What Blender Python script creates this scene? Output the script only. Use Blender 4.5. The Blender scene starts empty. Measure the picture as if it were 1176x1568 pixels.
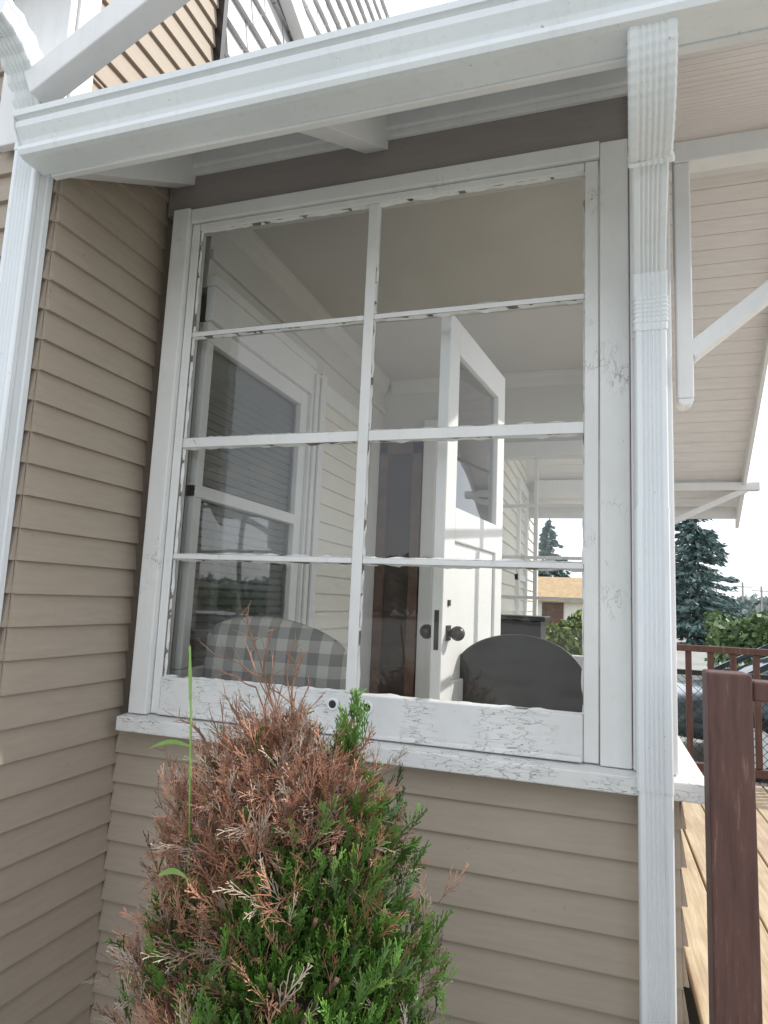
import bpy, math, random
import numpy as np
from mathutils import Vector, Matrix, noise as mnoise
random.seed(7); rng=np.random.default_rng(7)
scene=bpy.context.scene
# ------------------------------------------------------------------ helpers
def empty(name):
    o=bpy.data.objects.new(name,None); scene.collection.objects.link(o); return o
class MB:
    def __init__(s): s.v=[]; s.f=[]
    def add(s,vs,fs):
        n=len(s.v); s.v+= [tuple(v) for v in vs]; s.f+=[tuple(i+n for i in f) for f in fs]
    def box(s,x0,x1,y0,y1,z0,z1):
        s.add([(x0,y0,z0),(x1,y0,z0),(x1,y1,z0),(x0,y1,z0),(x0,y0,z1),(x1,y0,z1),(x1,y1,z1),(x0,y1,z1)],
              [(0,3,2,1),(4,5,6,7),(0,1,5,4),(1,2,6,5),(2,3,7,6),(3,0,4,7)])
    def beam(s,p0,p1,w,h,side=(1,0,0)):
        p0=Vector(p0);p1=Vector(p1);d=(p1-p0).normalized();a=Vector(side);a=(a-d*a.dot(d)).normalized();b=d.cross(a)
        vs=[]
        for p in (p0,p1):
            for i,j in ((-1,-1),(1,-1),(1,1),(-1,1)): vs.append(p+a*(i*w/2)+b*(j*h/2))
        s.add(vs,[(0,3,2,1),(4,5,6,7),(0,1,5,4),(1,2,6,5),(2,3,7,6),(3,0,4,7)])
    def prism(s,poly,axis,a0,a1):
        n=len(poly); vs=[]
        for a in (a0,a1):
            for p in poly:
                q=list(p); q.insert(axis,a); vs.append(q)
        fs=[tuple(range(n))[::-1],tuple(range(n,2*n))]
        for i in range(n): j=(i+1)%n; fs.append((i,j,n+j,n+i))
        s.add(vs,fs)
    def obj(s,name,mat,parent=None,bevel=0,smooth=False,recalc=True):
        me=bpy.data.meshes.new(name); me.from_pydata(s.v,[],s.f); me.update()
        if recalc:
            import bmesh
            bm=bmesh.new(); bm.from_mesh(me); bmesh.ops.recalc_face_normals(bm,faces=bm.faces); bm.to_mesh(me); bm.free()
        o=bpy.data.objects.new(name,me); scene.collection.objects.link(o)
        if mat: me.materials.append(mat)
        if parent: o.parent=parent
        if bevel:
            m=o.modifiers.new("b",'BEVEL'); m.width=bevel; m.segments=2; m.limit_method='ANGLE'
        if smooth:
            for p in me.polygons: p.use_smooth=True
        return o
# ------------------------------------------------------------------ materials
class NT:
    def __init__(s,name):
        s.m=bpy.data.materials.new(name); s.m.use_nodes=True; s.t=s.m.node_tree; s.n=s.t.nodes; s.b=s.n["Principled BSDF"]
        s.tc=s.n.new("ShaderNodeTexCoord").outputs["Object"]
    def l(s,a,b): s.t.links.new(a,b)
    def mapping(s,scale,rot=(0,0,0)):
        m=s.n.new("ShaderNodeMapping"); m.inputs["Scale"].default_value=scale; m.inputs["Rotation"].default_value=rot; s.l(s.tc,m.inputs[0]); return m.outputs[0]
    def noise(s,scale,detail=3,rough=.6,vec=None):
        n=s.n.new("ShaderNodeTexNoise"); n.inputs["Scale"].default_value=scale; n.inputs["Detail"].default_value=detail; n.inputs["Roughness"].default_value=rough
        s.l(vec if vec else s.tc,n.inputs["Vector"]); return n.outputs[0]
    def ramp(s,fac,stops):
        r=s.n.new("ShaderNodeValToRGB"); s.l(fac,r.inputs[0]); e=r.color_ramp.elements
        while len(e)<len(stops): e.new(.5)
        for i,(p,c) in enumerate(stops):
            e[i].position=p; e[i].color=(c if len(c)==4 else (*c,1)) if hasattr(c,'__len__') else (c,c,c,1)
        return r.outputs[0]
    def mix(s,fac,a,b,mode='MIX'):
        m=s.n.new("ShaderNodeMix"); m.data_type='RGBA'; m.blend_type=mode
        for sock,val in ((m.inputs[0],fac),(m.inputs[6],a),(m.inputs[7],b)):
            if isinstance(val,(int,float)): sock.default_value=val
            elif isinstance(val,tuple): sock.default_value=(*val,1)
            else: s.l(val,sock)
        return m.outputs[2]
    def math(s,op,a,b=None):
        m=s.n.new("ShaderNodeMath"); m.operation=op
        for k,val in enumerate((a,b)):
            if val is None: continue
            if isinstance(val,(int,float)): m.inputs[k].default_value=val
            else: s.l(val,m.inputs[k])
        return m.outputs[0]
    def bump(s,h,strength=.3,dist=.003):
        b=s.n.new("ShaderNodeBump"); b.inputs["Strength"].default_value=strength; b.inputs["Distance"].default_value=dist
        s.l(h,b.inputs["Height"]); s.l(b.outputs[0],s.b.inputs["Normal"])
    def col(s,c):
        if isinstance(c,tuple): s.b.inputs["Base Color"].default_value=(*c,1)
        else: s.l(c,s.b.inputs["Base Color"])
    def r(s,v):
        if isinstance(v,(int,float)): s.b.inputs["Roughness"].default_value=v
        else: s.l(v,s.b.inputs["Roughness"])
def mat_simple(name,c,rough=.6,var=.12,scale=8,metal=0):
    t=NT(name); n=t.noise(scale)
    a=tuple(x*(1-var) for x in c); b=tuple(min(1,x*(1+var)) for x in c)
    t.col(t.ramp(n,[(.3,a),(.7,b)])); t.r(rough); t.b.inputs["Metallic"].default_value=metal; return t.m
def mat_paint(name,c,crack=1.0,dirt=.25,stretch=(14,14,14),where0=.50,chip0=.64,vs=2.2,lw=.04):
    t=NT(name)
    big=t.noise(2.3,4,.65)
    base=t.mix(t.ramp(big,[(.35,1.0),(.7,0.0)]),c,tuple(x*(1-dirt) for x in c))
    st=t.ramp(t.noise(7,4,.7,t.mapping((3,3,.8))),[(.5,0.0),(.75,.35)]); base=t.mix(st,base,tuple(x*.78 for x in c))
    vec=t.mapping(stretch)
    v=t.n.new("ShaderNodeTexVoronoi"); v.feature='DISTANCE_TO_EDGE'; v.inputs["Scale"].default_value=vs
    mx=t.n.new("ShaderNodeVectorMath"); mx.operation='ADD'; t.l(vec,mx.inputs[0]); 
    nn=t.n.new("ShaderNodeTexNoise"); nn.inputs["Scale"].default_value=3; nn.inputs["Detail"].default_value=2; t.l(vec,nn.inputs["Vector"]); t.l(nn.outputs[1],mx.inputs[1]); t.l(mx.outputs[0],v.inputs["Vector"])
    line=t.ramp(v.outputs[0],[(0.0,1.0),(lw,0.0)])
    where=t.ramp(t.noise(4.5,3,.7),[(where0,0.0),(where0+.1,1.0)])
    cr=t.math('MULTIPLY',line,where); cr=t.math('MULTIPLY',cr,crack*.8)
    c2=t.mix(cr,base,(.20,.18,.15))
    chip=t.ramp(t.noise(6,4,.72,vec),[(chip0,0.0),(chip0+.02,1.0)]); chip=t.math('MULTIPLY',chip,crack*.55)
    c3=t.mix(chip,c2,(.40,.37,.33))
    t.col(c3); t.r(.5)
    h=t.math('SUBTRACT',1.0,t.math('ADD',cr,chip)); t.bump(h,.6,.002); return t.m
def mat_siding(name,c,horiz_scale=(1.2,1.2,9),spk_amt=.6,amp=.06):
    t=NT(name)
    st=t.noise(4,4,.7,t.mapping(horiz_scale)); big=t.noise(.9,3,.6); spk=t.noise(50,3,.7)
    a=tuple(x*(1-amp) for x in c); b=tuple(x*(1+amp) for x in c)
    base=t.ramp(st,[(.3,a),(.68,b)])
    base=t.mix(t.ramp(big,[(.35,0.0),(.75,.22)]),base,tuple(x*.75 for x in c))
    dark=t.ramp(spk,[(.70,0.0),(.74,spk_amt)]); base=t.mix(dark,base,(.12,.10,.08))
    t.col(base); t.r(.68); t.bump(t.noise(14,2,.6,t.mapping((1,1,4))),.12,.002); return t.m
white=mat_paint("peeling_white_paint",(.81,.81,.79),.85,.12,(16,16,7),.56,.68)
whitesill=mat_paint("weathered_sill_paint",(.79,.79,.77),1.05,.16,(4,12,17),.46,.675,2.6,.032)
trim=mat_paint("white_trim_paint",(.81,.81,.81),.25,.08,(9,9,4),.64,.74)
soffitm=mat_paint("soffit_paint",(.74,.77,.79),.12,.08,(5,9,9),.64,.75)
shinglem=mat_paint("white_shingle_paint",(.70,.70,.70),.3,.2,(9,9,4))
pinkwhite=mat_siding("eave_board_paint",(.81,.785,.785),(1.2,9,9),.2)
taupe=mat_siding("taupe_siding_paint",(.40,.335,.265),(1.5,1.5,14))
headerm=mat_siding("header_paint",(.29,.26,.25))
creamlap=mat_siding("cream_siding_paint",(.78,.75,.67),(1.2,1.2,9),.1,.03)
def mat_metal():
    t=NT("white_gutter_enamel"); big=t.noise(2.5,3,.6); 
    base=t.ramp(big,[(.3,(.74,.775,.79)),(.7,(.81,.84,.855))])
    spk=t.ramp(t.noise(60,4,.75),[(.675,0.0),(.71,.7)]); base=t.mix(spk,base,(.25,.23,.2))
    dr=t.ramp(t.noise(9,4,.7,t.mapping((4,4,.35))),[(.54,0.0),(.74,.25)]); base=t.mix(dr,base,(.52,.53,.52))
    t.col(base); t.r(.28); return t.m
metal=mat_metal()
wall_in=mat_simple("interior_cream_paint",(.66,.65,.62),.7,.03,3)
ceil_in=mat_simple("interior_ceiling_paint",(.60,.59,.56),.7,.03,3)
floor_in=mat_simple("porch_floor_wood",(.38,.34,.29),.5,.15,6)
doorwhite=mat_simple("door_white_paint",(.79,.79,.78),.45,.03,4)
brown=mat_simple("brown_wood",(.13,.07,.05),.5,.3,10)
black=mat_simple("dark_finish",(.018,.016,.017),.35,.3,10)
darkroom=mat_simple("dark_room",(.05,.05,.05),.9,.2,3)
blindm=mat_simple("window_blind_slats",(.30,.32,.31),.55,.08,5)
brass=mat_simple("old_knob_metal",(.05,.045,.04),.35,.3,20,.5)
def mat_glass():
    t=NT("window_glass"); n=t.n; 
    tr=n.new("ShaderNodeBsdfTransparent"); tr.inputs[0].default_value=(.95,.97,.96,1)
    gl=n.new("ShaderNodeBsdfGlossy"); gl.inputs["Roughness"].default_value=.01
    fr=n.new("ShaderNodeFresnel"); fr.inputs[0].default_value=1.5
    b=n.new("ShaderNodeBump"); b.inputs["Strength"].default_value=.25; b.inputs["Distance"].default_value=.01
    t.l(t.noise(2.2,1,.5),b.inputs["Height"]); t.l(b.outputs[0],gl.inputs["Normal"])
    df=n.new("ShaderNodeBsdfDiffuse"); df.inputs[0].default_value=(.7,.7,.68,1)   # thin film of dust
    f=t.math('MULTIPLY',fr.outputs[0],1.7); f=t.math('MINIMUM',f,1.0)
    mx=n.new("ShaderNodeMixShader"); t.l(f,mx.inputs[0]); t.l(tr.outputs[0],mx.inputs[1]); t.l(gl.outputs[0],mx.inputs[2])
    m2=n.new("ShaderNodeMixShader"); t.l(t.ramp(t.noise(3.5,4,.7),[(.40,.0),(.78,.035)]),m2.inputs[0]); t.l(mx.outputs[0],m2.inputs[1]); t.l(df.outputs[0],m2.inputs[2])
    t.l(m2.outputs[0],n["Material Output"].inputs["Surface"]); return t.m
glass=mat_glass()
# ------------------------------------------------------------------ lap siding
def lap(mb,axis,plane,nsign,u0,u1,z0,z1,exp=.098,out=.017,seg=.25,zoff=0.0):
    k0=math.floor((z0-zoff)/exp); n=max(2,int((u1-u0)/seg)+1)
    us=[u0+(u1-u0)*i/(n-1) for i in range(n)]
    k=k0
    while zoff+k*exp<z1:
        a=max(z0,zoff+k*exp); b=min(z1,zoff+(k+1)*exp)
        if b-a>.004:
            rows=[]
            for u in us:
                w=mnoise.noise(Vector((u*1.3,k*7.1,plane*3)))*.0018; w2=mnoise.noise(Vector((u*3.1,k*3.7,9+plane)))*.0012
                frac=(b-(zoff+k*exp))/exp
                pr=[(0,a+w),(out+w2,a+w),(out+w2,a+w+.004),(out*(1-frac)+.002,b+.004)]
                rows.append([((u,plane+nsign*d,z) if axis=='x' else (plane+nsign*d,u,z)) for d,z in pr])
            vs=[p for r in rows for p in r]; fs=[]
            for i in range(n-1):
                for j in range(3):
                    q=(i*4+j,(i+1)*4+j,(i+1)*4+j+1,i*4+j+1); fs.append(q)
            fs.append((0,1,2,3)); e=(n-1)*4; fs.append((e,e+1,e+2,e+3))
            mb.add(vs,fs)
        k+=1
house=empty("house")
XL=-.185
m=MB(); lap(m,'y',XL,1,-.52,0.0,-.05,3.36,zoff=.05); lap(m,'y',XL,1,-.52,.22,3.36,6.2,zoff=.05)
m.obj("wing_lap_siding",taupe,house,recalc=True)
m=MB(); lap(m,'x',0.0,-1,XL+.012,1.672,-.05,1.165,zoff=-.01); m.obj("bay_lap_siding",taupe,house)
m=MB(); lap(m,'y',1.672,1,0.0,2.3,-.05,1.15,zoff=-.01); m.obj("bay_side_lap_siding",taupe,house)
m=MB(); lap(m,'x',-.52,-1,-4,XL-.0,-.05,6.2,zoff=.05); m.obj("wing_front_siding",taupe,house)
m=MB(); m.box(-4,XL-.002,-.518,6,-.1,6.2); m.obj("wing_wall_core",taupe,house)
m=MB()
for r in range(20):
    z=3.3+r*.16; y=.24+(r%2)*.04
    while y<4:
        w=.15+random.random()*.06; zz=z+random.random()*.008
        x1=XL+.030+random.random()*.006
        m.add([(x1,y,zz),(x1,y+w-.010,zz),(XL+.004,y+w-.010,zz+.19),(XL+.004,y,zz+.19),(XL,y,zz),(XL,y+w-.010,zz)],[(0,1,2,3),(0,4,5,1),(0,3,4),(1,5,2)])
        y+=w
m.obj("gable_shingles",shinglem,house,recalc=False)
m=MB(); m.box(XL,XL+.045,.205,.235,3.3,6.2); m.obj("flashing",black,house)
m=MB(); m.box(-.42,XL+.02,-.575,-.545,3.06,4.9); m.box(XL,XL+.03,-.545,-.46,3.2,4.9)
m.beam((-.20,-.63,3.17),(.75,-.66,3.60),.075,.085,(0,1,0))
m.box(-.8,.9,-.72,-.62,3.66,3.78)
m.obj("eave_brace",trim,house,bevel=.004)
m=MB(); m.beam((XL+.07,.55,4.9),(XL+.07,2.4,4.2),.07,.14,(1,0,0)); m.obj("upper_eave_board",trim,house,bevel=.004)
m=MB(); m.box(XL,1.67,.004,.06,-.1,1.16); m.obj("bay_wall_core",wall_in,house)
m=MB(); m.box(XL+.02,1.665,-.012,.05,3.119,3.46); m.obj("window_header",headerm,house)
m=MB(); m.box(XL+.02,1.69,-.045,-.012,3.295,3.375); m.box(XL+.02,1.69,-.03,-.012,3.27,3.295); m.obj("frieze_board",trim,house,bevel=.003)
# ------------------------------------------------------------------ window
W=.7107; G0=1.35; H=.42
m=MB()
m.box(-.112,-.038,-.045,.03,1.213,3.118)
m.box(1.468,1.552,-.030,.03,1.213,3.113)
m.box(-.037,1.467,-.035,.03,3.062,3.117)
m.obj("window_casing",white,house,bevel=.004)
m=MB(); m.box(1.555,1.668,-.038,.03,1.213,3.27); m.obj("corner_board",trim,house,bevel=.004)
m=MB()
m.box(-.035,-.002,-.022,.028,1.216,3.059); m.box(1.423,1.465,-.022,.028,1.216,3.059)
m.box(-.001,1.422,-.022,.028,3.032,3.059)
m.obj("window_sash_stiles",white,house,bevel=.004)
m=MB(); m.box(-.001,1.422,-.024,.03,1.216,1.345); m.box(.0,1.42,-.034,-.026,1.216,1.232)
m.obj("window_bottom_rail",whitesill,house,bevel=.004)
m=MB()
m.box(W-.018,W+.018,-.019,.02,1.346,3.031)
for i,hh in ((1,.010),(2,.019),(3,.010)):
    z=G0+i*H
    m.box(.000,W-.0185,-.016,.018,z-hh,z+hh); m.box(W+.0185,1.4225,-.016,.018,z-hh,z+hh)
m.obj("window_muntins",white,house,bevel=.003)
mp=MB(); mg=MB()
def bead(mb,a0,a1,c,sgn,wd,vert,y=-.0055,seed=0,thr=None):
    n=int((a1-a0)/.012); vs=[]
    for i in range(n+1):
        a=a0+(a1-a0)*i/n
        t=wd*(.55+.9*(mnoise.noise(Vector((a*22,seed*3.3,0)))+.35*mnoise.noise(Vector((a*70,seed,5)))))
        if thr is not None and mnoise.noise(Vector((a*9,seed*1.7,8)))<thr: t=0
        t=max(0,t); q=c+sgn*t
        vs+= [((c,y,a) if vert else (a,y,c)),((q,-.001,a) if vert else (a,-.001,q))]
    mb.add(vs,[(2*i,2*i+1,2*i+3,2*i+2) for i in range(n)])
sd_=0
for c0,c1 in ((0.0,W-.018),(W+.018,1.4225)):
    for j in range(4):
        zb=G0+j*H+((.010,.010,.019,.010)[j] if j else -.005); zt=G0+(j+1)*H-((.010,.019,.010)[j] if j<3 else -.002)
        sd_+=1
        bead(mp,c0,c1,zb,1,.008,False,-.012,sd_); bead(mp,c0,c1,zt,-1,.008,False,-.012,sd_+50)
        bead(mp,zb,zt,c0,1,.006,True,-.012,sd_+100); bead(mp,zb,zt,c1,-1,.006,True,-.012,sd_+150)
        bead(mg,c0,c1,zt+.0008,-1,.005,False,-.0165,sd_+200,-.15); bead(mg,c0,c1,zb-.0008,1,.0038,False,-.0165,sd_+250,-.05)
        bead(mg,zb,zt,c0-.0005,1,.0038,True,-.0165,sd_+300,-.06); bead(mg,zb,zt,c1+.0005,-1,.0038,True,-.0165,sd_+350,-.06)
mp.obj("window_putty",white,house,recalc=False)
mg.obj("cracked_putty",mat_simple("aged_putty",(.20,.175,.15),.8,.3,40),house,recalc=False)
m=MB()
for i in range(2):
    for j in range(4):
        x0=.0+i*W; z0=G0+j*H; t1=random.uniform(-.0015,.0015); t2=random.uniform(-.0015,.0015)
        m.add([(x0,.002+t1,z0-.005),(x0+W,.002-t1+t2,z0-.005),(x0+W,.002-t1-t2,z0+H+.005),(x0,.002+t1-t2,z0+H+.005)],[(0,1,2,3)])
m.obj("window_glass_panes",glass,house,recalc=False)
for k,x in enumerate((.655,.772)):
    bpy.ops.mesh.primitive_torus_add(major_radius=.016,minor_radius=.0045,location=(x,-.026,1.308),rotation=(math.pi/2,0,0),major_segments=24,minor_segments=8)
    o=bpy.context.object; o.name="sash_lift_ring"; o.data.materials.append(metal); o.parent=house
    m=MB(); pts=[(x+.0145*math.cos(a*math.pi/8),1.308+.0145*math.sin(a*math.pi/8)) for a in range(16)]
    m.prism(pts,1,-.0285,-.02); m.obj("sash_lift_hole",black,house)
m=MB()
m.prism([(-.082,1.158),(.0,1.158),(.0,1.2125),(-.082,1.206)],0,-.128,1.738)
m.box(1.674,1.738,.001,2.3,1.158,1.207)
m.obj("window_sill",whitesill,house,bevel=.004)
# ------------------------------------------------------------------ roof
def soff(y): return 3.05+.57*(y+.58)
YR=2.1; ZR=soff(YR)
XR=2.62
m=MB(); y=-.58
while y<YR-.01:
    y1=min(y+.088,YR); za,zb=soff(y),soff(y1-.004)
    m.add([(XL+.0,y,za),(XR,y,za),(XR,y1-.004,zb),(XL,y1-.004,zb),(XL,y,za+.02),(XR,y,za+.02),(XR,y1-.004,zb+.02),(XL,y1-.004,zb+.02)],
      [(0,3,2,1),(4,5,6,7),(0,1,5,4),(1,2,6,5),(2,3,7,6),(3,0,4,7)])
    y=y1
m.obj("soffit_boards",pinkwhite,house)
m=MB(); m.add([(XL+.02,-.575,soff(-.575)-.004),(1.66,-.575,soff(-.575)-.004),(1.66,-.012,soff(-.012)-.004),(XL+.02,-.012,soff(-.012)-.004)],[(0,1,2,3)])
m.obj("soffit_panel",soffitm,house)
def far(y): return ZR-.884*(y-YR)
YF=4.35
m=MB(); y=YR
while y<YF:
    y1=y+.075; za,zb=far(y),far(y1-.004)
    m.add([(0,y,za),(XR,y,za),(XR,y1-.004,zb),(0,y1-.004,zb),(0,y,za+.02),(XR,y,za+.02),(XR,y1-.004,zb+.02),(0,y1-.004,zb+.02)],
      [(0,3,2,1),(4,5,6,7),(0,1,5,4),(1,2,6,5),(2,3,7,6),(3,0,4,7)])
    y=y1
m.obj("rear_soffit_boards",pinkwhite,house)
m=MB()
m.prism([(-.6,soff(-.6)+.025),(YR,ZR+.03),(YF+.05,far(YF)+.03),(YF+.05,far(YF)+.09),(YR,ZR+.12),(-.6,soff(-.6)+.09)],0,XL+.005,XR+.03)
m.obj("roof",mat_simple("grey_roof_shingles",(.16,.15,.14),.9,.3,12),house)
m=MB()
m.prism([(-.58,soff(-.58)-.10),(YR,ZR-.12),(YR,ZR+.022),(-.58,soff(-.58)+.022)],0,XR,XR+.028)
m.prism([(YR+.001,ZR-.12),(YF+.08,far(YF+.08)-.11),(YF+.08,far(YF+.08)+.02),(YR+.001,ZR+.022)],0,XR,XR+.028)
m.box(1.7,XR-.001,YR-.06,YR+.06,ZR-.22,ZR-.03)
m.obj("rake_fascia",trim,house,bevel=.003)
m=MB(); m.box(XL+.03,XR-.002,-.583,-.560,2.905,3.06); m.obj("eave_fascia",trim,house,bevel=.003)
m=MB()
for x in (-.135,.665,2.3):
    m.prism([(-.558,2.915),(-.013,3.235),(-.013,soff(-.013)-.006),(-.558,soff(-.558)-.006)],0,x,x+.088)
m.obj("rafter_tails",trim,house,bevel=.003)
def bracket(y,xb,z0,z1,xo,wl=.07,th=.036):
    m=MB(); m.box(xb,xb+wl,y-th,y+th,z0,z1-.071); m.box(xb,xo,y-th-.001,y+th+.001,z1-.07,z1)
    m.beam((xb+wl*.8,y,z0+.14),(xo-.10,y,z1-.06),.06,.05,(0,1,0))
    m.prism([(xb+wl*.5+wl*.5*math.cos(a),z0-wl*.5*math.sin(a)) for a in np.linspace(0,math.pi,9)],1,y-th+.001,y+th-.001)
    return m.obj("knee_bracket",trim,house,bevel=.005)
bracket(.03,1.685,2.27,3.09,2.58,.045,.032)
bracket(4.1,1.75,2.15,far(4.1)-.05,2.75)
m=MB(); m.box(1.66,1.76,4.04,4.16,.6,2.8); m.box(.9,1.66,4.05,4.15,2.65,2.8); m.obj("porch_post",trim,house,bevel=.005)
m=MB(); m.box(XL+.03,XR+.03,YF+.02,YF+.05,far(YF)-.1,far(YF)+.02); m.obj("rear_eave_fascia",trim,house)
# ------------------------------------------------------------------ room interior
m=MB()
m.box(-.06,1.60,2.3,2.36,.6,1.33); m.box(-.06,.76,2.3,2.36,1.33,3.2); m.box(1.53,1.60,2.3,2.36,1.33,3.2); m.box(.76,1.53,2.3,2.36,2.66,3.2)
m.box(1.60,1.668,.06,2.36,.6,1.0); m.box(1.60,1.668,.06,.15,1.0,3.2); m.box(1.60,1.668,2.2,2.36,1.0,3.2); m.box(1.60,1.668,.15,2.2,3.08,3.2)
m.box(-.06,-.004,.06,2.3,.6,1.28); m.box(-.06,-.004,.06,2.3,2.84,3.2); m.box(-.06,-.004,1.2,2.3,1.28,2.84)
m.obj("room_walls",wall_in,house)
m=MB(); m.box(-.06,1.66,.052,2.36,3.2,3.26); m.obj("room_ceiling",ceil_in,house)
m=MB(); m.prism([(-.003,3.199),(.05,3.199),(.045,3.18),(.03,3.165),(.022,3.14),(.012,3.12),(-.003,3.11)],1,.053,2.29)
m.prism([(2.299,3.199),(2.25,3.199),(2.255,3.18),(2.27,3.165),(2.28,3.13),(2.299,3.11)],0,.052,1.6) 
m.box(-.003,.014,.06,2.29,2.96,3.0)
m.obj("crown_moulding",wall_in,house)
m=MB(); m.box(-.06,1.66,.06,2.36,.54,.6); m.obj("room_floor",floor_in,house)
m=MB(); lap(m,'y',-.003,1,1.2,1.78,.6,2.72,zoff=.0); m.obj("inner_lap_siding",creamlap,house)
m=MB()
m.box(-.004,.035,.06,1.0,2.70,2.84); m.box(-.004,.045,.05,1.02,2.84,2.88); m.box(-.004,.035,1.0,1.13,1.27,2.84); m.box(-.004,.06,.06,1.15,1.24,1.285)
m.box(-.03,.015,.92,.999,1.286,2.699); m.box(-.03,.015,.065,.919,2.62,2.699); m.box(-.03,.02,.065,.919,2.0,2.05); m.box(-.03,.015,.065,.919,1.286,1.36)
m.box(-.03,.015,.065,.11,1.361,2.62); m.box(.036,.05,1.02,1.05,1.29,2.82); m.box(.036,.05,1.09,1.12,1.29,2.82)
m.box(-.004,.03,1.13,1.2,.6,2.86); m.box(-.004,.035,1.78,1.9,.6,2.8); m.box(-.004,.03,1.2,1.9,2.72,2.82)
m.obj("inner_window_frame",doorwhite,house,bevel=.004)
m=MB()
z=1.29
while z<2.7:
    m.add([(-.048,.1,z),(-.048,.95,z),(-.030,.95,z+.022),(-.030,.1,z+.022)],[(0,1,2,3)]); z+=.034
m.obj("window_blinds",blindm,house,recalc=False)
m=MB(); m.add([(-.012,.06,1.3),(-.012,.95,1.3),(-.012,.95,2.7),(-.012,.06,2.7)],[(0,1,2,3)]); m.obj("inner_window_glass",glass,house,recalc=False)
m=MB(); m.box(-.10,-.061,.06,1.2,1.2,2.9); m.obj("unlit_room_panel",darkroom,house)  # dark panel stands in for the unlit room behind the blinds
m=MB(); m.box(.0,.06,2.24,2.299,.6,2.75); m.box(.24,.30,2.24,2.299,.6,2.75); m.box(.0,.30,2.24,2.299,2.66,2.75)
m.obj("back_door_casing",brown,house)
m=MB(); m.box(.061,.239,2.27,2.299,.6,2.66); m.obj("back_door",mat_simple("dark_brown",(.05,.03,.022),.5,.3,8),house)
m=MB(); m.box(.31,.40,2.26,2.299,.6,2.8); m.box(.66,.74,2.26,2.299,.6,2.8); m.box(.31,.74,2.26,2.299,2.8,2.9)
m.box(.74,.80,2.26,2.37,1.28,2.72); m.box(1.46,1.53,2.26,2.37,1.28,2.72); m.box(.80,1.46,2.26,2.37,2.62,2.72); m.box(.80,1.46,2.25,2.37,1.27,1.35)
m.box(1.06,1.085,2.31,2.34,1.35,2.62)
for z in (1.70,1.96,2.30): m.box(.80,1.06,2.31,2.34,z-.01,z+.01); m.box(1.085,1.46,2.31,2.34,z-.01,z+.01)
m.box(1.59,1.675,.15,.20,1.0,3.08); m.box(1.59,1.675,2.15,2.2,1.0,3.08); m.box(1.59,1.675,.2,2.15,3.03,3.08); m.box(1.59,1.675,.2,2.15,1.0,1.05)
for y in (.85,1.5): m.box(1.62,1.65,y-.018,y+.018,1.05,3.03)
for z in (1.5,2.0,2.5): m.box(1.625,1.645,.2,2.15,z-.01,z+.01)
m.obj("inner_trim",doorwhite,house,bevel=.003)
P0=Vector((.955,.11,0)); P1=Vector((1.045,.84,0)); dd=(P1-P0).normalized()
door=MB()
def dbox(a0,a1,z0,z1,th=.04,off=0):
    n=Vector((-dd.y,dd.x,0)); p0=P0+dd*a0+n*off; p1=P0+dd*a1+n*off
    vs=[]
    for z in (z0,z1):
        for p,s in ((p0,-1),(p1,-1),(p1,1),(p0,1)): q=p+n*(s*th/2); vs.append((q.x,q.y,z))
    door.add(vs,[(0,3,2,1),(4,5,6,7),(0,1,5,4),(1,2,6,5),(2,3,7,6),(3,0,4,7)])
Lw=(P1-P0).length
dbox(0,.105,.61,2.66); dbox(Lw-.105,Lw,.61,2.66); dbox(.105,Lw-.105,2.54,2.66); dbox(.105,Lw-.105,1.86,1.98); dbox(.105,Lw-.105,.61,.8)
dbox(.105,Lw-.105,1.30,1.38); dbox(.105,Lw-.105,.8,1.30,.015); dbox(.105,Lw-.105,1.38,1.86,.015)
door.obj("open_glazed_door",doorwhite,house,bevel=.004)
door=MB(); dbox(.1,Lw-.1,1.97,2.55,.003); door.obj("door_glass",glass,house)
door=MB(); dbox(-.002,.0,1.49,1.62,.016); door.obj("latch_plate",brass,house)
for off in (-.055,.055):
    n=Vector((-dd.y,dd.x,0)); p=P0+dd*.055+n*off
    bpy.ops.mesh.primitive_uv_sphere_add(radius=.025,location=(p.x,p.y,1.545),segments=20,ring_count=12); o=bpy.context.object; o.name="door_knob"; o.data.materials.append(brass); o.parent=house
    for f in o.data.polygons: f.use_smooth=True
    m=MB(); q=P0+dd*.055; m.beam((q.x,q.y,1.545),(p.x,p.y,1.545),.016,.016,(0,0,1)); m.obj("knob_shaft",brass,house)
    m=MB(); q2=P0+dd*.055+n*(.022 if off>0 else -.022); m.beam((q2.x,q2.y,1.52),(q2.x,q2.y,1.57),.006,.04,(n.x,n.y,0)); m.beam((q2.x,q2.y,1.635),(q2.x,q2.y,1.655),.006,.02,(n.x,n.y,0)); m.obj("knob_rose",brass,house)
m=MB(); lap(m,'y',.82,1,2.4,5.0,.0,3.3,zoff=.03); m.obj("rear_lap_siding",creamlap,house)
m=MB(); m.box(.3,.818,2.4,5.0,0,3.3); m.box(.80,.86,4.96,5.03,0,3.3); m.box(.82,.86,3.3,3.36,1.2,2.6); m.box(.82,.86,3.9,3.96,1.2,2.6); m.box(.82,.86,3.3,3.96,2.6,2.68); m.box(.82,.86,3.3,3.96,1.2,1.27); m.box(.82,.85,3.3,3.96,1.85,1.90)
m.obj("rear_wall",doorwhite,house)
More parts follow.
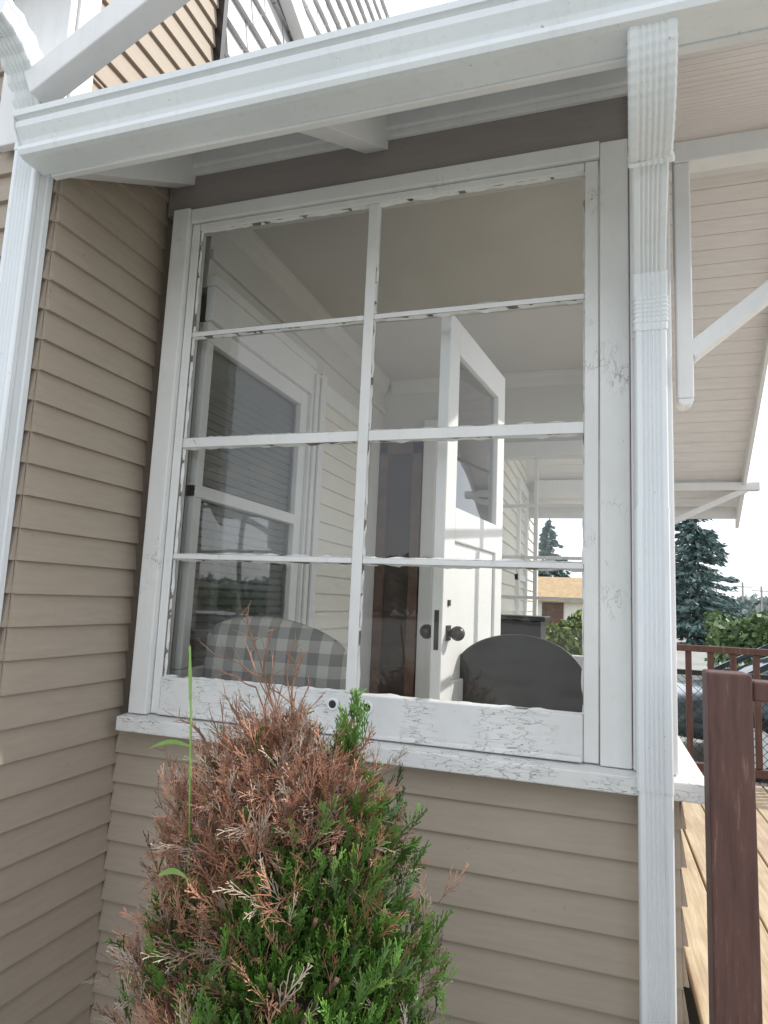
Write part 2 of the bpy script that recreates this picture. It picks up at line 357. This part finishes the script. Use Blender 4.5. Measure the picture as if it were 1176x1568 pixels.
# ------------------------------------------------------------------ gutter
gut=empty("rain_gutter")
m=MB()
prof_g=[(-.584,2.912),(-.662,2.912),(-.678,2.914),(-.685,2.926),(-.685,2.938),(-.674,2.942),(-.674,2.948),(-.690,2.968),(-.702,2.985),(-.705,3.002),(-.698,3.008),(-.713,3.014),(-.716,3.03),(-.706,3.038),(-.698,3.036),(-.698,3.02),(-.698,2.99),(-.668,2.93),(-.584,2.92)]
xs=np.linspace(-.178,XR,30)
vs=[];
for x in xs:
    s=mnoise.noise(Vector((x*1.5,0,0)))*.003
    vs+=[(x,y+s,z+s*.7) for y,z in prof_g]
n=len(prof_g); fs=[]
for i in range(len(xs)-1):
    for j in range(n): 
        k=(j+1)%n; fs.append((i*n+j,(i+1)*n+j,(i+1)*n+k,i*n+k))
m.add(vs,fs); m.prism([(-.584,2.912),(-.662,2.912),(-.681,2.926),(-.681,2.94),(-.706,2.99),(-.714,3.02),(-.714,3.038),(-.584,3.038)],0,-.183,-.179)
m.prism([(-.586,3.03),(-.57,3.03),(-.57,3.07),(-.586,3.07)],0,-.178,XR)
m.obj("gutter_trough",metal,gut)
# ------------------------------------------------------------------ downspouts
def section(w,d,ribs=5,amp=.0026):
    pts=[(-w/2,-d/2+.004),(-w/2+.004,-d/2)]; n=ribs*6; a0=-w/2+.015; ww=w-.030
    for i in range(n+1):
        u=a0+ww*i/n; e=amp*math.sin(i/n*ribs*2*math.pi-math.pi/2)
        pts.append((u,-d/2+amp+e))
    pts+=[(w/2-.004,-d/2),(w/2,-d/2+.004),(w/2,-d/4),(w/2-.003,-d/4+.006),(w/2-.003,d/4-.006),(w/2,d/4),(w/2,d/2),(-w/2,d/2),(-w/2,d/4),(-w/2+.003,d/4-.006),(-w/2+.003,-d/4+.006),(-w/2,-d/4)]
    return pts
def spout(name,path,w,d,parent,amp=.0026):
    sec=section(w,d,5,amp); m=MB(); n=len(sec); vs=[]
    P=[Vector(p[:3]) for p in path]
    for i,p in enumerate(P):
        t=((P[min(i+1,len(P)-1)]-P[max(i-1,0)])).normalized()
        a=Vector((1,0,0)); a=(a-t*a.dot(t)).normalized(); b=a.cross(t)*-1
        if b.y<0: b=-b
        s=path[i][3]
        vs+=[p+a*(u*s)+b*(v*s) for u,v in sec]
    fs=[]
    for i in range(len(P)-1):
        for j in range(n): k=(j+1)%n; fs.append((i*n+j,(i+1)*n+j,(i+1)*n+k,i*n+k))
    fs.append(tuple(range(n)));fs.append(tuple(range(n*(len(P)-1),n*len(P))))
    m.add(vs,fs); return m.obj(name,metal,parent)
ds=empty("downspout")
X=1.606
spout("downspout_pipe",[(X,-.085,-.05,1),(X,-.085,1.19,1)],.084,.062,ds)
spout("downspout_middle_pipe",[(X-.001,-.086,1.18,1.05),(X-.001,-.086,1.9,1.04),(X,-.086,1.93,1.05)],.084,.062,ds)
spout("downspout_upper_pipe",[(X,-.085,1.92,1),(X,-.085,2.455,1)],.084,.062,ds)
p=[(X,-.085,2.44,1.07),(X,-.085,2.463,1.07)]
for i in range(6):
    z=2.468+i*.013; p+=[(X,-.086,z,1.12),(X,-.086,z+.004,1.13),(X,-.086,z+.0065,1.03),(X,-.086,z+.0105,1.03)]
p+=[(X-.001,-.09,2.56,1.1),(X-.002,-.10,2.585,1.1),(X-.003,-.115,2.615,1.10)]
spout("downspout_lower_elbow",p,.084,.062,ds,.0018)
p=[(X-.002,-.098,2.58,1.03),(X-.003,-.12,2.62,1.03),(X-.008,-.2,2.68,1.03),(X-.018,-.40,2.805,1.03)]
spout("downspout_offset_pipe",p,.084,.062,ds)
p=[(X-.016,-.378,2.786,1.30),(X-.016,-.386,2.792,1.30),(X-.016,-.387,2.793,1.22)]
for i in range(31):
    a=i/30; p.append((X-.018-.014*a,-.395-.245*math.sin(a*1.45),2.80+.145*(1-math.cos(a*1.57))+.012*a,1.235 if i%2 else 1.205))
p+=[(X-.034,-.648,2.985,1.2),(X-.034,-.650,3.015,1.2)]
spout("downspout_outlet_elbow",p,.084,.062,ds,.0016)
ds2=empty("downspout.001")
spout("downspout_pipe",[(-.238,-.575,-.05,1),(-.238,-.575,3.02,1)],.098,.07,ds2,.0034)
p=[(-.238,-.575,3.0,1.05)]
for i in range(16):
    a=i/15; p.append((-.238,-.575-.28*(1-math.cos(a*1.3)),3.03+.30*math.sin(a*1.4),1.14 if i%2 else 1.02))
spout("downspout_elbow",p,.098,.07,ds2)
# ------------------------------------------------------------------ furniture
def grid_surface(mb,fn,nu,nv):
    vs=[fn(i/nu,j/nv) for i in range(nu+1) for j in range(nv+1)]; fs=[]
    for i in range(nu):
        for j in range(nv): a=i*(nv+1)+j; fs.append((a,a+nv+1,a+nv+2,a+1))
    mb.add(vs,fs)
t=NT("plaid_fabric")
sep=t.n.new("ShaderNodeSeparateXYZ"); t.l(t.tc,sep.inputs[0])
def stripe(o): return t.math('GREATER_THAN',t.math('FRACT',t.math('MULTIPLY',o,1/.085)),.5)
sx=stripe(sep.outputs[0]); sz=stripe(sep.outputs[2]); s=t.math('MULTIPLY',t.math('ADD',sx,sz),.5)
t.col(t.ramp(s,[(0,(.60,.58,.54)),(.5,(.38,.37,.355)),(1,(.21,.205,.20))])); t.r(.9); plaid=t.m
arm=empty("armchair")
m=MB()
def back(u,v):
    x=.015+.60*u; top=1.565-.06*(abs(2*u-1)**3)-.05*max(0,2*u-1)
    a=v*2*math.pi; edge=min(1,min(u,1-u)*14)**.5
    return (x,.22+.06*math.cos(a)*edge+.0,1.26+ (top-1.26)*math.sin(a)*(1 if math.sin(a)>0 else 1.6)*(.9+.1*edge))
grid_surface(m,back,28,28); m.obj("backrest",plaid,arm,smooth=True)
m=MB(); m.box(.05,.60,.25,.80,.85,1.05); m.box(.02,.09,.22,.8,.85,1.22); m.box(.56,.63,.22,.8,.85,1.22); m.obj("seat",plaid,arm,bevel=.03)
m=MB()
for x in (.07,.58):
    for y in (.27,.76): m.box(x-.02,x+.02,y-.02,y+.02,.6,.86)
m.obj("legs",brown,arm)
ch=empty("dining_chair")
m=MB(); poly=[]
for i in range(33):
    a=math.pi*i/32; poly.append((1.195-.235*math.cos(a)*(1.0),1.36+.185*(math.sin(a)**.85)))
poly+= [(1.195+.225,1.20),(1.195-.225,1.20)]
m.prism(poly,1,.34,.365); m.obj("backrest",black,ch,bevel=.006)
m=MB(); m.box(.99,1.40,.36,.78,1.02,1.06); 
for x in (1.01,1.38):
    for y in (.37,.75): m.box(x-.018,x+.018,y-.018,y+.018,.6,1.02)
    m.box(x-.018,x+.018,.35,.38,1.05,1.25)
m.obj("seat",black,ch,bevel=.005)
tb=empty("side_cabinet")
m=MB(); m.box(.98,1.22,1.0,1.3,.62,1.58); m.box(.96,1.24,.98,1.32,1.58,1.60); m.obj("carcass",black,tb,bevel=.004)
# ------------------------------------------------------------------ deck, railing
deckm=NT("weathered_deck_wood"); g=deckm.noise(3,5,.65,deckm.mapping((20,1.2,1)))
c=deckm.ramp(g,[(.3,(.38,.28,.16)),(.55,(.58,.47,.31)),(.75,(.68,.58,.42))]); c=deckm.mix(deckm.ramp(deckm.noise(2.2),[(.5,0.0),(.7,.6)]),c,(.38,.24,.18)); deckm.col(c); deckm.r(.45); deckm.bump(g,.4,.004)
deck=empty("wooden_deck"); m=MB(); x=1.72; 
while x<6.5:
    m.box(x,x+.135+random.uniform(-.002,.002),-.42,2.75,.565+random.uniform(-.002,.002),.60); x+=.143
m.obj("deck_boards",deckm.m,deck,bevel=.004)
railm=NT("brown_stained_wood"); g=railm.noise(4,5,.7,railm.mapping((14,14,1.5)))
c=railm.ramp(g,[(.3,(.07,.032,.026)),(.6,(.12,.054,.042)),(.78,(.28,.19,.15))]); railm.col(c); railm.r(.6); railm.bump(g,.5,.004); railm=railm.m
m=MB(); m.box(1.72,6.5,-.45,-.42,.36,.60); m.box(1.72,6.5,2.75,2.78,.36,.6)
for x in (2.0,4.0,6.0):
    for y in (-.2,2.6): m.box(x-.05,x+.05,y-.05,y+.05,-.1,.56)
m.obj("deck_frame",railm,deck)
rl=empty("deck_railing"); m=MB()
m.box(1.700,1.792,-.345,-.255,-.05,1.515)
m.box(1.793,4.2,-.335,-.265,1.455,1.50); m.box(1.793,4.2,-.325,-.275,.70,.75)
x=2.2
while x<4.2: m.box(x,x+.038,-.319,-.281,.751,1.454); x+=.14
m.obj("near_rail",railm,rl,bevel=.006)
m=MB(); m.box(1.80,1.88,2.66,2.74,.6,1.46); m.box(1.881,6.2,2.67,2.73,1.40,1.44); m.box(1.881,6.2,2.67,2.73,.66,.71)
x=2.0
while x<6.2: m.box(x,x+.035,2.682,2.718,.711,1.399); x+=.13
m.obj("far_rail",railm,rl,bevel=.004)
cf=empty("chain_link_fence"); m=MB()
for i in range(90):
    x=1.2+i*.06
    m.beam((x,3.9,.0),(x+1.15,3.9,1.15),.004,.004,(0,1,0)); m.beam((x+1.15,3.905,.0),(x,3.905,1.15),.004,.004,(0,1,0))
m.obj("mesh_wire",mat_simple("black_wire",(.04,.04,.04),.5,.2,9),cf)
m=MB(); m.box(1.2,7.6,3.88,3.92,1.15,1.19)
for x in (2.45,3.9,5.3,7): m.box(x-.025,x+.025,3.87,3.93,0,1.22)
m.obj("posts",mat_simple("black_steel",(.03,.03,.03),.4,.2,9),cf)
# ------------------------------------------------------------------ car
car=empty("parked_car")
carp=NT("car_paint"); carp.col((.035,.055,.065)); carp.r(.2); carp.b.inputs["Metallic"].default_value=.2; carp.b.inputs["Coat Weight"].default_value=.6
cx,cy=4.3,6.6
def loft_car(name,rings,mat):
    m=MB(); n=len(rings[0]); 
    vs=[p for r in rings for p in r]; fs=[]
    for i in range(len(rings)-1):
        for j in range(n): k=(j+1)%n; fs.append((i*n+j,(i+1)*n+j,(i+1)*n+k,i*n+k))
    fs.append(tuple(range(n))); fs.append(tuple(range(n*(len(rings)-1),n*len(rings))))
    m.add(vs,fs); o=m.obj(name,mat,car,smooth=True); s=o.modifiers.new("s",'SUBSURF'); s.levels=1; s.render_levels=2; return o
def ring(x,hw,z0,z1,tp=.12):
    return [(cx+x,cy+y,z) for y,z in ((-hw,z0),(-hw-.02,(z0+z1)/2),(-hw+tp*.4,z1-.05),(-hw+tp,z1),(hw-tp,z1),(hw-tp*.4,z1-.05),(hw+.02,(z0+z1)/2),(hw,z0))]
loft_car("body",[ring(-2.25,.6,.35,.62),ring(-2.15,.78,.25,.78),ring(-1.4,.86,.22,.86),ring(-.9,.88,.2,.92),ring(.9,.88,.2,.95),ring(1.7,.86,.22,.95),ring(2.15,.78,.28,.9),ring(2.25,.62,.4,.75)],carp.m)
gm=NT("car_glass"); gm.col((.03,.04,.045)); gm.r(.05)
loft_car("cabin_glass",[ring(-1.45,.66,.8,.9,.1),ring(-.75,.62,.8,1.33,.12),ring(.65,.62,.8,1.33,.12),ring(1.6,.68,.8,.95,.1)],gm.m)
m=MB()
def rf(u,v):
    x=-.75+1.45*u; y=-.56+1.12*v; return (cx+x,cy+y,1.325+.045*(1-(2*u-1)**2)*(1-.4*(2*v-1)**2))
grid_surface(m,rf,8,8); 
for s in (-1,1):
    for a,b in (((-1.5,.92),(-.75,1.33)),((.65,1.33),(1.6,.95)),((.0,.93),(.0,1.33))):
        m.beam((cx+a[0],cy+s*.69,a[1]),(cx+b[0],cy+s*.62,b[1]),.03,.06,(0,1,0))
    m.beam((cx-.75,cy+s*.6,1.33),(cx+.68,cy+s*.6,1.33),.05,.04,(0,1,0))
m.obj("roof_and_pillars",carp.m,car,smooth=False)
for x in (-1.35,1.35):
    for y in (-.86,.86):
        bpy.ops.mesh.primitive_cylinder_add(radius=.32,depth=.22,location=(cx+x,cy+y,.32),rotation=(math.pi/2,0,0),vertices=32); o=bpy.context.object; o.name="wheel"; o.data.materials.append(black); o.parent=car
        bpy.ops.mesh.primitive_cylinder_add(radius=.2,depth=.24,location=(cx+x,cy+y,.32),rotation=(math.pi/2,0,0),vertices=24); o=bpy.context.object; o.name="hubcap"; o.data.materials.append(metal); o.parent=car
m=MB(); m.box(cx-2.2,cx-2.12,cy-.6,cy-.4,.6,.7); m.box(cx-2.2,cx-2.12,cy+.4,cy+.6,.6,.7); m.obj("headlights",metal,car,bevel=.02)
# ------------------------------------------------------------------ foliage
def leafmass(name,pts,size,cols,seed=1,parent=None,aspect=.5,dirs=None):
    r=np.random.default_rng(seed); n=len(pts)
    d=r.normal(size=(n,3)) if dirs is None else dirs+r.normal(size=(n,3))*.35
    d/=np.linalg.norm(d,axis=1)[:,None]; a=np.cross(d,r.normal(size=(n,3))); a/=np.linalg.norm(a,axis=1)[:,None]
    s=size*r.uniform(.6,1.4,(n,1))
    v=np.stack([pts-d*s,pts+a*s*aspect,pts+d*s,pts-a*s*aspect],1).reshape(-1,3)
    me=bpy.data.meshes.new(name); me.from_pydata(v.tolist(),[],np.arange(n*4).reshape(-1,4).tolist())
    t=NT(name+"_leaf"); 
    o_=t.n.new("ShaderNodeNewGeometry"); c=t.ramp(o_.outputs["Random Per Island"],[(i/(len(cols)-1),cc) for i,cc in enumerate(cols)]); t.col(c); t.r(.6)
    me.materials.append(t.m); o=bpy.data.objects.new(name,me); scene.collection.objects.link(o)
    if parent: o.parent=parent
    return o
def spruce(name,x,y,h,R,seed):
    e=empty(name); r=np.random.default_rng(seed); P=[];D=[]
    nb=int(h*26)
    for i in range(nb):
        f=(i/nb); z=.3+f*(h-.3); L=R*(1-f)**.85*r.uniform(.75,1.12)+.08; a=r.uniform(0,2*math.pi)
        k=int(14+75*L/R)
        s=r.uniform(.1,1,k); 
        px=x+np.cos(a)*L*s; py=y+np.sin(a)*L*s; pz=z-.28*L*s+.12*L*s*s
        wd=.16*L*(1.1-s)
        P.append(np.stack([px+r.normal(size=k)*wd,py+r.normal(size=k)*wd,pz+r.normal(size=k)*.06],1)); D.append(np.tile([math.cos(a),math.sin(a),-.35],(k,1)))
    P=np.concatenate(P);D=np.concatenate(D)
    leafmass("needles",P,.17*h/8,[(.08,.13,.12),(.115,.185,.17),(.15,.22,.21)],seed,e,.35,D)
    m=MB(); m.add([(x+ (.14*(1-zz/h))*math.cos(a),y+(.14*(1-zz/h))*math.sin(a),zz) for zz in (0,h*.95) for a in np.linspace(0,2*math.pi,8,endpoint=False)],[(i,(i+1)%8,8+(i+1)%8,8+i) for i in range(8)])
    m.obj("trunk",brown,e)
spruce("spruce_tree",6.3,36,8.6,3.0,3); spruce("spruce_tree.001",-1.5,40,7.0,2.4,4)
def hedge(name,x0,x1,y0,y1,zt,n,seed,cols,size=.08):
    r=np.random.default_rng(seed); x=r.uniform(x0,x1,n); y=r.uniform(y0,y1,n)
    top=np.array([zt*(.8+.35*mnoise.noise(Vector((a*.9,b*.9,seed)))) for a,b in zip(x,y)])
    z=top*r.uniform(0,1,n)**.5
    return leafmass(name,np.stack([x,y,z],1),size,cols,seed)
hedge("hedge",4.2,13,16,18,2.0,11000,5,[(.06,.11,.04),(.10,.17,.06),(.18,.25,.09)],.10)
hedge("garden_bush",-.4,1.6,7.6,8.8,1.85,7000,6,[(.06,.10,.02),(.12,.19,.03),(.26,.33,.07)],.05)
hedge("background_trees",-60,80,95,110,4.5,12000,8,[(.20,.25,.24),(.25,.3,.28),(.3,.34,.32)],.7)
hedge("added_reflection_trees",-30,34,-46,-40,4.5,8000,9,[(.05,.08,.04),(.08,.12,.05),(.12,.17,.07)],.6)  # unseen trees added behind the camera to darken reflections in the panes
sh=empty("garden_shed"); m=MB(); m.box(-1.6,1.4,24,27,0,1.9); m.obj("walls",creamlap,sh)
m=MB(); m.prism([(23.7,1.85),(25.5,2.75),(27.3,1.85),(27.3,1.95),(25.5,2.85),(23.7,1.95)],0,-1.8,1.6); m.obj("roof",mat_simple("tan_roof",(.50,.35,.20),.8,.15,6),sh)
m=MB(); m.box(-.6,.2,23.96,23.99,.0,1.8); m.obj("door",brown,sh)
gp=mat_simple("grey_pole",(.35,.33,.31),.8,.2,4)
for i,(x,y) in enumerate(((13.0,60),(14.4,60),(16.2,62))):
    e=empty("utility_pole" if i==0 else "utility_pole.%03d"%i); m=MB(); m.beam((x,y,0),(x,y,4.4-.3*i),.13,.13); m.beam((x-.7,y,4.0-.3*i),(x+.7,y,4.0-.3*i),.08,.08,(0,0,1)); m.obj("pole",gp,e)
gt=NT("ground_gravel"); c=gt.ramp(gt.noise(.6,6,.7),[(.35,(.22,.235,.19)),(.55,(.30,.30,.28)),(.7,(.36,.355,.34))]); gt.col(c); gt.r(.95)
m=MB(); m.add([(-400,-400,0),(400,-400,0),(400,400,0),(-400,400,0)],[(0,1,2,3)]); m.obj("ground",gt.m)
m=MB(); m.add([(-40,9.5,.004),(60,9.5,.004),(60,14.5,.004),(-40,14.5,.004)],[(0,1,2,3)]); m.obj("road",mat_simple("asphalt",(.06,.06,.06),.9,.2,3))
# ------------------------------------------------------------------ arborvitae
def frond(r,L,dead):
    q=[]
    def rib(p,d,l,w):
        nrm=np.array([-d[1],d[0],0]); e=p+d*l; q.append((p-nrm*w/2,p+nrm*w/2,e+nrm*w*.34,e-nrm*w*.34)); return e
    n=5; p=np.zeros(3); ang=0; w=.0032 if not dead else .0018
    for i in range(n):
        ang+=r.normal()*.12; d=np.array([math.cos(ang),math.sin(ang),0.]); 
        e=rib(p,d,L/n*1.05,w)
        for s in (-1,1):
            if r.random()<(.15 if dead else .08): continue
            a2=ang+s*r.uniform(.32,.55); l2=L*.40*(1-i/n)**.5*r.uniform(.6,1.2)
            d2=np.array([math.cos(a2),math.sin(a2),r.normal()*.25]); pp=e.copy()
            m2=2
            for k in range(m2):
                d2=d2+np.array([.12,0,0]); d2/=np.linalg.norm(d2)
                pe=rib(pp,d2,l2/m2*1.05,w*.95)
                for s2 in (-1,1):
                    if r.random()<(.4 if dead else .2): continue
                    a3=math.atan2(d2[1],d2[0])+s2*.42; d3=np.array([math.cos(a3),math.sin(a3),r.normal()*.3])
                    rib(pe,d3,l2*.34*(1-k*.2),w*.85)
                pp=pe
        p=e
    Q=np.array(q)
    Q[:,:,2]+= r.choice([-1,1])*Q[:,:,0]**2*(2.5 if not dead else 4)
    return Q
rs=np.random.default_rng(11)
LG,LB=.058,.075
TG=[frond(rs,LG,False) for _ in range(14)]; TB=[frond(rs,LB,True) for _ in range(14)]
def prof(z):
    return float(np.interp(z,[0,.5,.75,.95,1.1,1.2,1.3,1.38,1.46],[.27,.30,.295,.265,.225,.19,.13,.07,.02])), float(np.interp(z,[0,.6,.8,1.0,1.15,1.3,1.46],[.89,.88,.85,.81,.80,.83,.85]))
CY=-.62
quads=[];cols=[]
bq=[];bc=[]
def place(T,L,pos,d,roll,scale,out,colout,col):
    d=d/np.linalg.norm(d); up=np.array([0,0,1.]); s=np.cross(up,d); s/=np.linalg.norm(s)+1e-9; nn=np.cross(d,s)
    s2=s*math.cos(roll)+nn*math.sin(roll); n2=np.cross(d,s2)
    M=np.stack([d,s2,n2]); out.append((T*scale)@M+pos)
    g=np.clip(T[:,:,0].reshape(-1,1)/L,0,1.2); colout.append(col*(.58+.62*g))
def clump(base,outd,dead,tone,k,sp=.034):
    for j in range(k):
        d=outd+rs.normal(size=3)*(.34 if not dead else .50)
        if dead: d[0]-=.12
        pos=base+rs.normal(size=3)*sp
        pos=pos-d/np.linalg.norm(d)*.03
        if dead:
            col=np.array([.38,.185,.115])*rs.uniform(.5,1.25)*tone if rs.random()<.76 else np.array([.44,.35,.27])*rs.uniform(.6,1.1)
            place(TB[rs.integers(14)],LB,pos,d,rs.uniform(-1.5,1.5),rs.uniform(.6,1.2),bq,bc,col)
        else:
            col=np.array([.080,.175,.026])*rs.uniform(.6,1.3)*tone
            if rs.random()<.16: col=np.array([.16,.26,.055])
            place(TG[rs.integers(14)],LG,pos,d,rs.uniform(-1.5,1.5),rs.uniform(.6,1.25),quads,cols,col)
for c in range(540):
    z=rs.uniform(.45,1.26) if c>70 else rs.uniform(1.0,1.28); rr,xc=prof(z); 
    a=rs.uniform(-math.pi*1.05,.05) if rs.random()<.90 else rs.uniform(0,math.pi)
    lump=1+.32*mnoise.noise(Vector((math.cos(a)*2.2,math.sin(a)*2.2,z*6)))
    rad=rr*rs.uniform(.6,1.0)*lump
    base=np.array([xc+rad*math.cos(a),CY+rad*math.sin(a)*.9,z])
    xb=np.interp(z,[.60,.78,.90,1.02,1.12,1.22,1.32,1.46],[.40,.62,.72,.76,.83,.88,.89,.895])
    dn=mnoise.noise(Vector((base[0]*7,base[2]*7,3)))
    dead = base[0] < xb + .24*dn
    if z<.68: dead=base[0]<.60+.1*dn
    outd=np.array([math.cos(a)*.50,math.sin(a)*.50,rs.uniform(.8,1.5)])
    tone=rs.uniform(.6,1.35)
    if dead and rs.random()<.10: dead=False
    elif (not dead) and rs.random()<.08: dead=True
    clump(base,outd,dead,tone,21 if not dead else 20)
for c in range(44):   # dry upper crown
    z=rs.uniform(1.13,1.335); hw=np.interp(z,[1.1,1.25,1.34],[.17,.12,.05])
    clump(np.array([.80+rs.uniform(-hw,hw*.75),CY+rs.uniform(-.10,.04),z]),np.array([rs.uniform(-.35,.2),-.2,1.3]),rs.random()<.90,rs.uniform(.65,1.2),13,.024)
for c in range(7):    # green leader
    clump(np.array([.943+rs.normal()*.008,CY+rs.normal()*.01,1.22+.028*c]),np.array([.05,-.1,1.6]),False,1.0,11,.013)
def facem(name,Q,C,parent):
    V=np.concatenate([q.reshape(-1,3) for q in Q]); C=np.concatenate(C); n=len(V)//4
    me=bpy.data.meshes.new(name); me.from_pydata(V.tolist(),[],np.arange(n*4).reshape(-1,4).tolist())
    ca=me.color_attributes.new("tint",'FLOAT_COLOR','POINT'); ca.data.foreach_set("color",np.concatenate([np.clip(C,0,1),np.ones((len(C),1))],1).astype(np.float32).ravel())
    t=NT(name+"_mat"); at=t.n.new("ShaderNodeAttribute"); at.attribute_name="tint"; t.col(at.outputs[0]); t.r(.5)
    me.materials.append(t.m); o=bpy.data.objects.new(name,me); scene.collection.objects.link(o); o.parent=parent; return o
shrub=empty("arborvitae_shrub")
facem("green_sprays",quads,cols,shrub); facem("dead_sprays",bq,bc,shrub)
m=MB()
def twig(p,d,l,w,depth):
    p=Vector(p); d=Vector(d).normalized(); n=4
    for i in range(n):
        d2=(d+Vector(rs.normal(size=3)*.13)).normalized(); q=p+d2*(l/n); m.beam(p,q,w*(1-.18*i),w*(1-.18*i),(.3,1,.1)); 
        if depth>0:
            for s in range(2):
                if rs.random()<.75: twig(q,d2+Vector(rs.normal(size=3)*.42)+Vector((0,0,.25)),l*.40,w*.6,depth-1)
        p=q; d=d2
for (x,z,dx,l) in ((.81,1.27,.0,.31),(.74,1.25,-.12,.17),(.69,1.2,-.25,.17),(.83,1.28,.05,.20),(.66,1.05,-.5,.2),(.80,1.28,-.05,.20),(.62,.95,-.5,.14),(.63,.85,-.6,.14),(.78,1.2,-.1,.26),(.72,1.1,-.3,.25)):
    twig((x,CY-.03,z),(dx,rs.uniform(-.3,.1),1),l,.0042,2)
for a in range(26):
    z=rs.uniform(.3,1.2); rr,xc=prof(z); an=rs.uniform(-math.pi,0); m.beam((xc,CY,z-.15),(xc+rr*.8*math.cos(an),CY+rr*.8*math.sin(an),z+.08),.008,.008)
m.beam((.86,CY,-.02),(.86,CY,1.25),.035,.035); m.beam((.90,CY,1.1),(.943,CY,1.38),.006,.006)
m.obj("twigs",mat_simple("twig_bark",(.28,.16,.11),.8,.3,30),shrub)
m=MB()
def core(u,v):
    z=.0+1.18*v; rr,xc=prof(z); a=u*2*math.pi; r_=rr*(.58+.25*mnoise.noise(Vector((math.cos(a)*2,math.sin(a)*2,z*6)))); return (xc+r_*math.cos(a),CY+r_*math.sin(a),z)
grid_surface(m,core,32,30); m.obj("inner_shade_core",mat_simple("inner_shade_dark",(.045,.04,.02),.9,.5,40),shrub)  # added solid core, inner shade put into its colour, blocks see-through
wd=empty("weed_stalk"); m=MB()
pl=[(.70,-.80,.6),(.672,-.80,1.1),(.660,-.80,1.25),(.648,-.80,1.40),(.632,-.80,1.53)]
for a,b in zip(pl[:-1],pl[1:]): m.beam(a,b,.0035,.0035)
def blade(p0,p1,w,sag):
    p0=Vector(p0);p1=Vector(p1); n=8; L=[]
    for i in range(n+1):
        f=i/n; c=p0.lerp(p1,f)+Vector((0,0,sag*math.sin(f*math.pi))); ww=w*math.sin(math.pi*(.12+.86*f))
        L+= [c+Vector((0,-.3,1))*ww/2,c-Vector((0,-.3,1))*ww/2]
    m.add(L,[(2*i,2*i+1,2*i+3,2*i+2) for i in range(n)])
blade((.655,-.80,1.325),(.565,-.82,1.315),.010,.012); blade((.70,-.94,1.13),(.80,-.99,1.155),.012,.012)
L=[]
for i in range(7):
    f=i/6; z=1.40+.14*f; x=.648-.016*f; w=.009*math.sin(math.pi*(.1+.9*f)); L+=[(x-w/2,-.802,z),(x+w/2,-.802,z)]
m.add(L,[(2*i,2*i+1,2*i+3,2*i+2) for i in range(6)])
m.obj("stalk_and_leaves",mat_simple("weed_green",(.22,.36,.09),.5,.15,20),wd)
# ------------------------------------------------------------------ light / world
az=math.radians(62); el=math.radians(40)
sd=Vector((math.sin(az)*math.cos(el),math.cos(az)*math.cos(el),math.sin(el)))
L=bpy.data.lights.new("sun",'SUN'); L.energy=3.8; L.angle=math.radians(.6); L.color=(1,.95,.88)
so=bpy.data.objects.new("sun",L); so.rotation_mode='QUATERNION'; so.rotation_quaternion=sd.to_track_quat('Z','Y'); scene.collection.objects.link(so)
w=bpy.data.worlds.new("World"); scene.world=w; w.use_nodes=True; nt=w.node_tree
sky=nt.nodes.new("ShaderNodeTexSky"); sky.sky_type='NISHITA'; sky.sun_disc=False; sky.sun_elevation=el; sky.sun_rotation=az; sky.dust_density=2.0; sky.air_density=1.0; sky.ozone_density=1.0
hz=nt.nodes.new("ShaderNodeMix"); hz.data_type='RGBA'; hz.inputs[0].default_value=.78; hz.inputs[7].default_value=(10.8,11.3,12.1,1)  # bright white haze veil
nt.links.new(sky.outputs[0],hz.inputs[6])
bg=nt.nodes["Background"]; bg.inputs[1].default_value=.15; nt.links.new(hz.outputs[2],bg.inputs[0])
# ------------------------------------------------------------------ camera
cam=bpy.data.cameras.new("camera"); co=bpy.data.objects.new("camera",cam); scene.collection.objects.link(co); scene.camera=co
r_=Vector((0.95005,0.3091,0.04312)).normalized(); f_=Vector((-0.31209,0.94076,0.13255)); f_=(f_-r_*f_.dot(r_)).normalized(); u_=r_.cross(f_)
M=Matrix((r_,u_,-f_)).transposed().to_4x4(); M.translation=Vector((1.46415,-2.02776,1.64725)); co.matrix_world=M
cam.sensor_fit='VERTICAL'; cam.sensor_height=36; cam.lens=22.96; cam.clip_start=.02; cam.clip_end=1500
scene.view_settings.view_transform='Standard'; scene.view_settings.look='None'; scene.view_settings.exposure=0
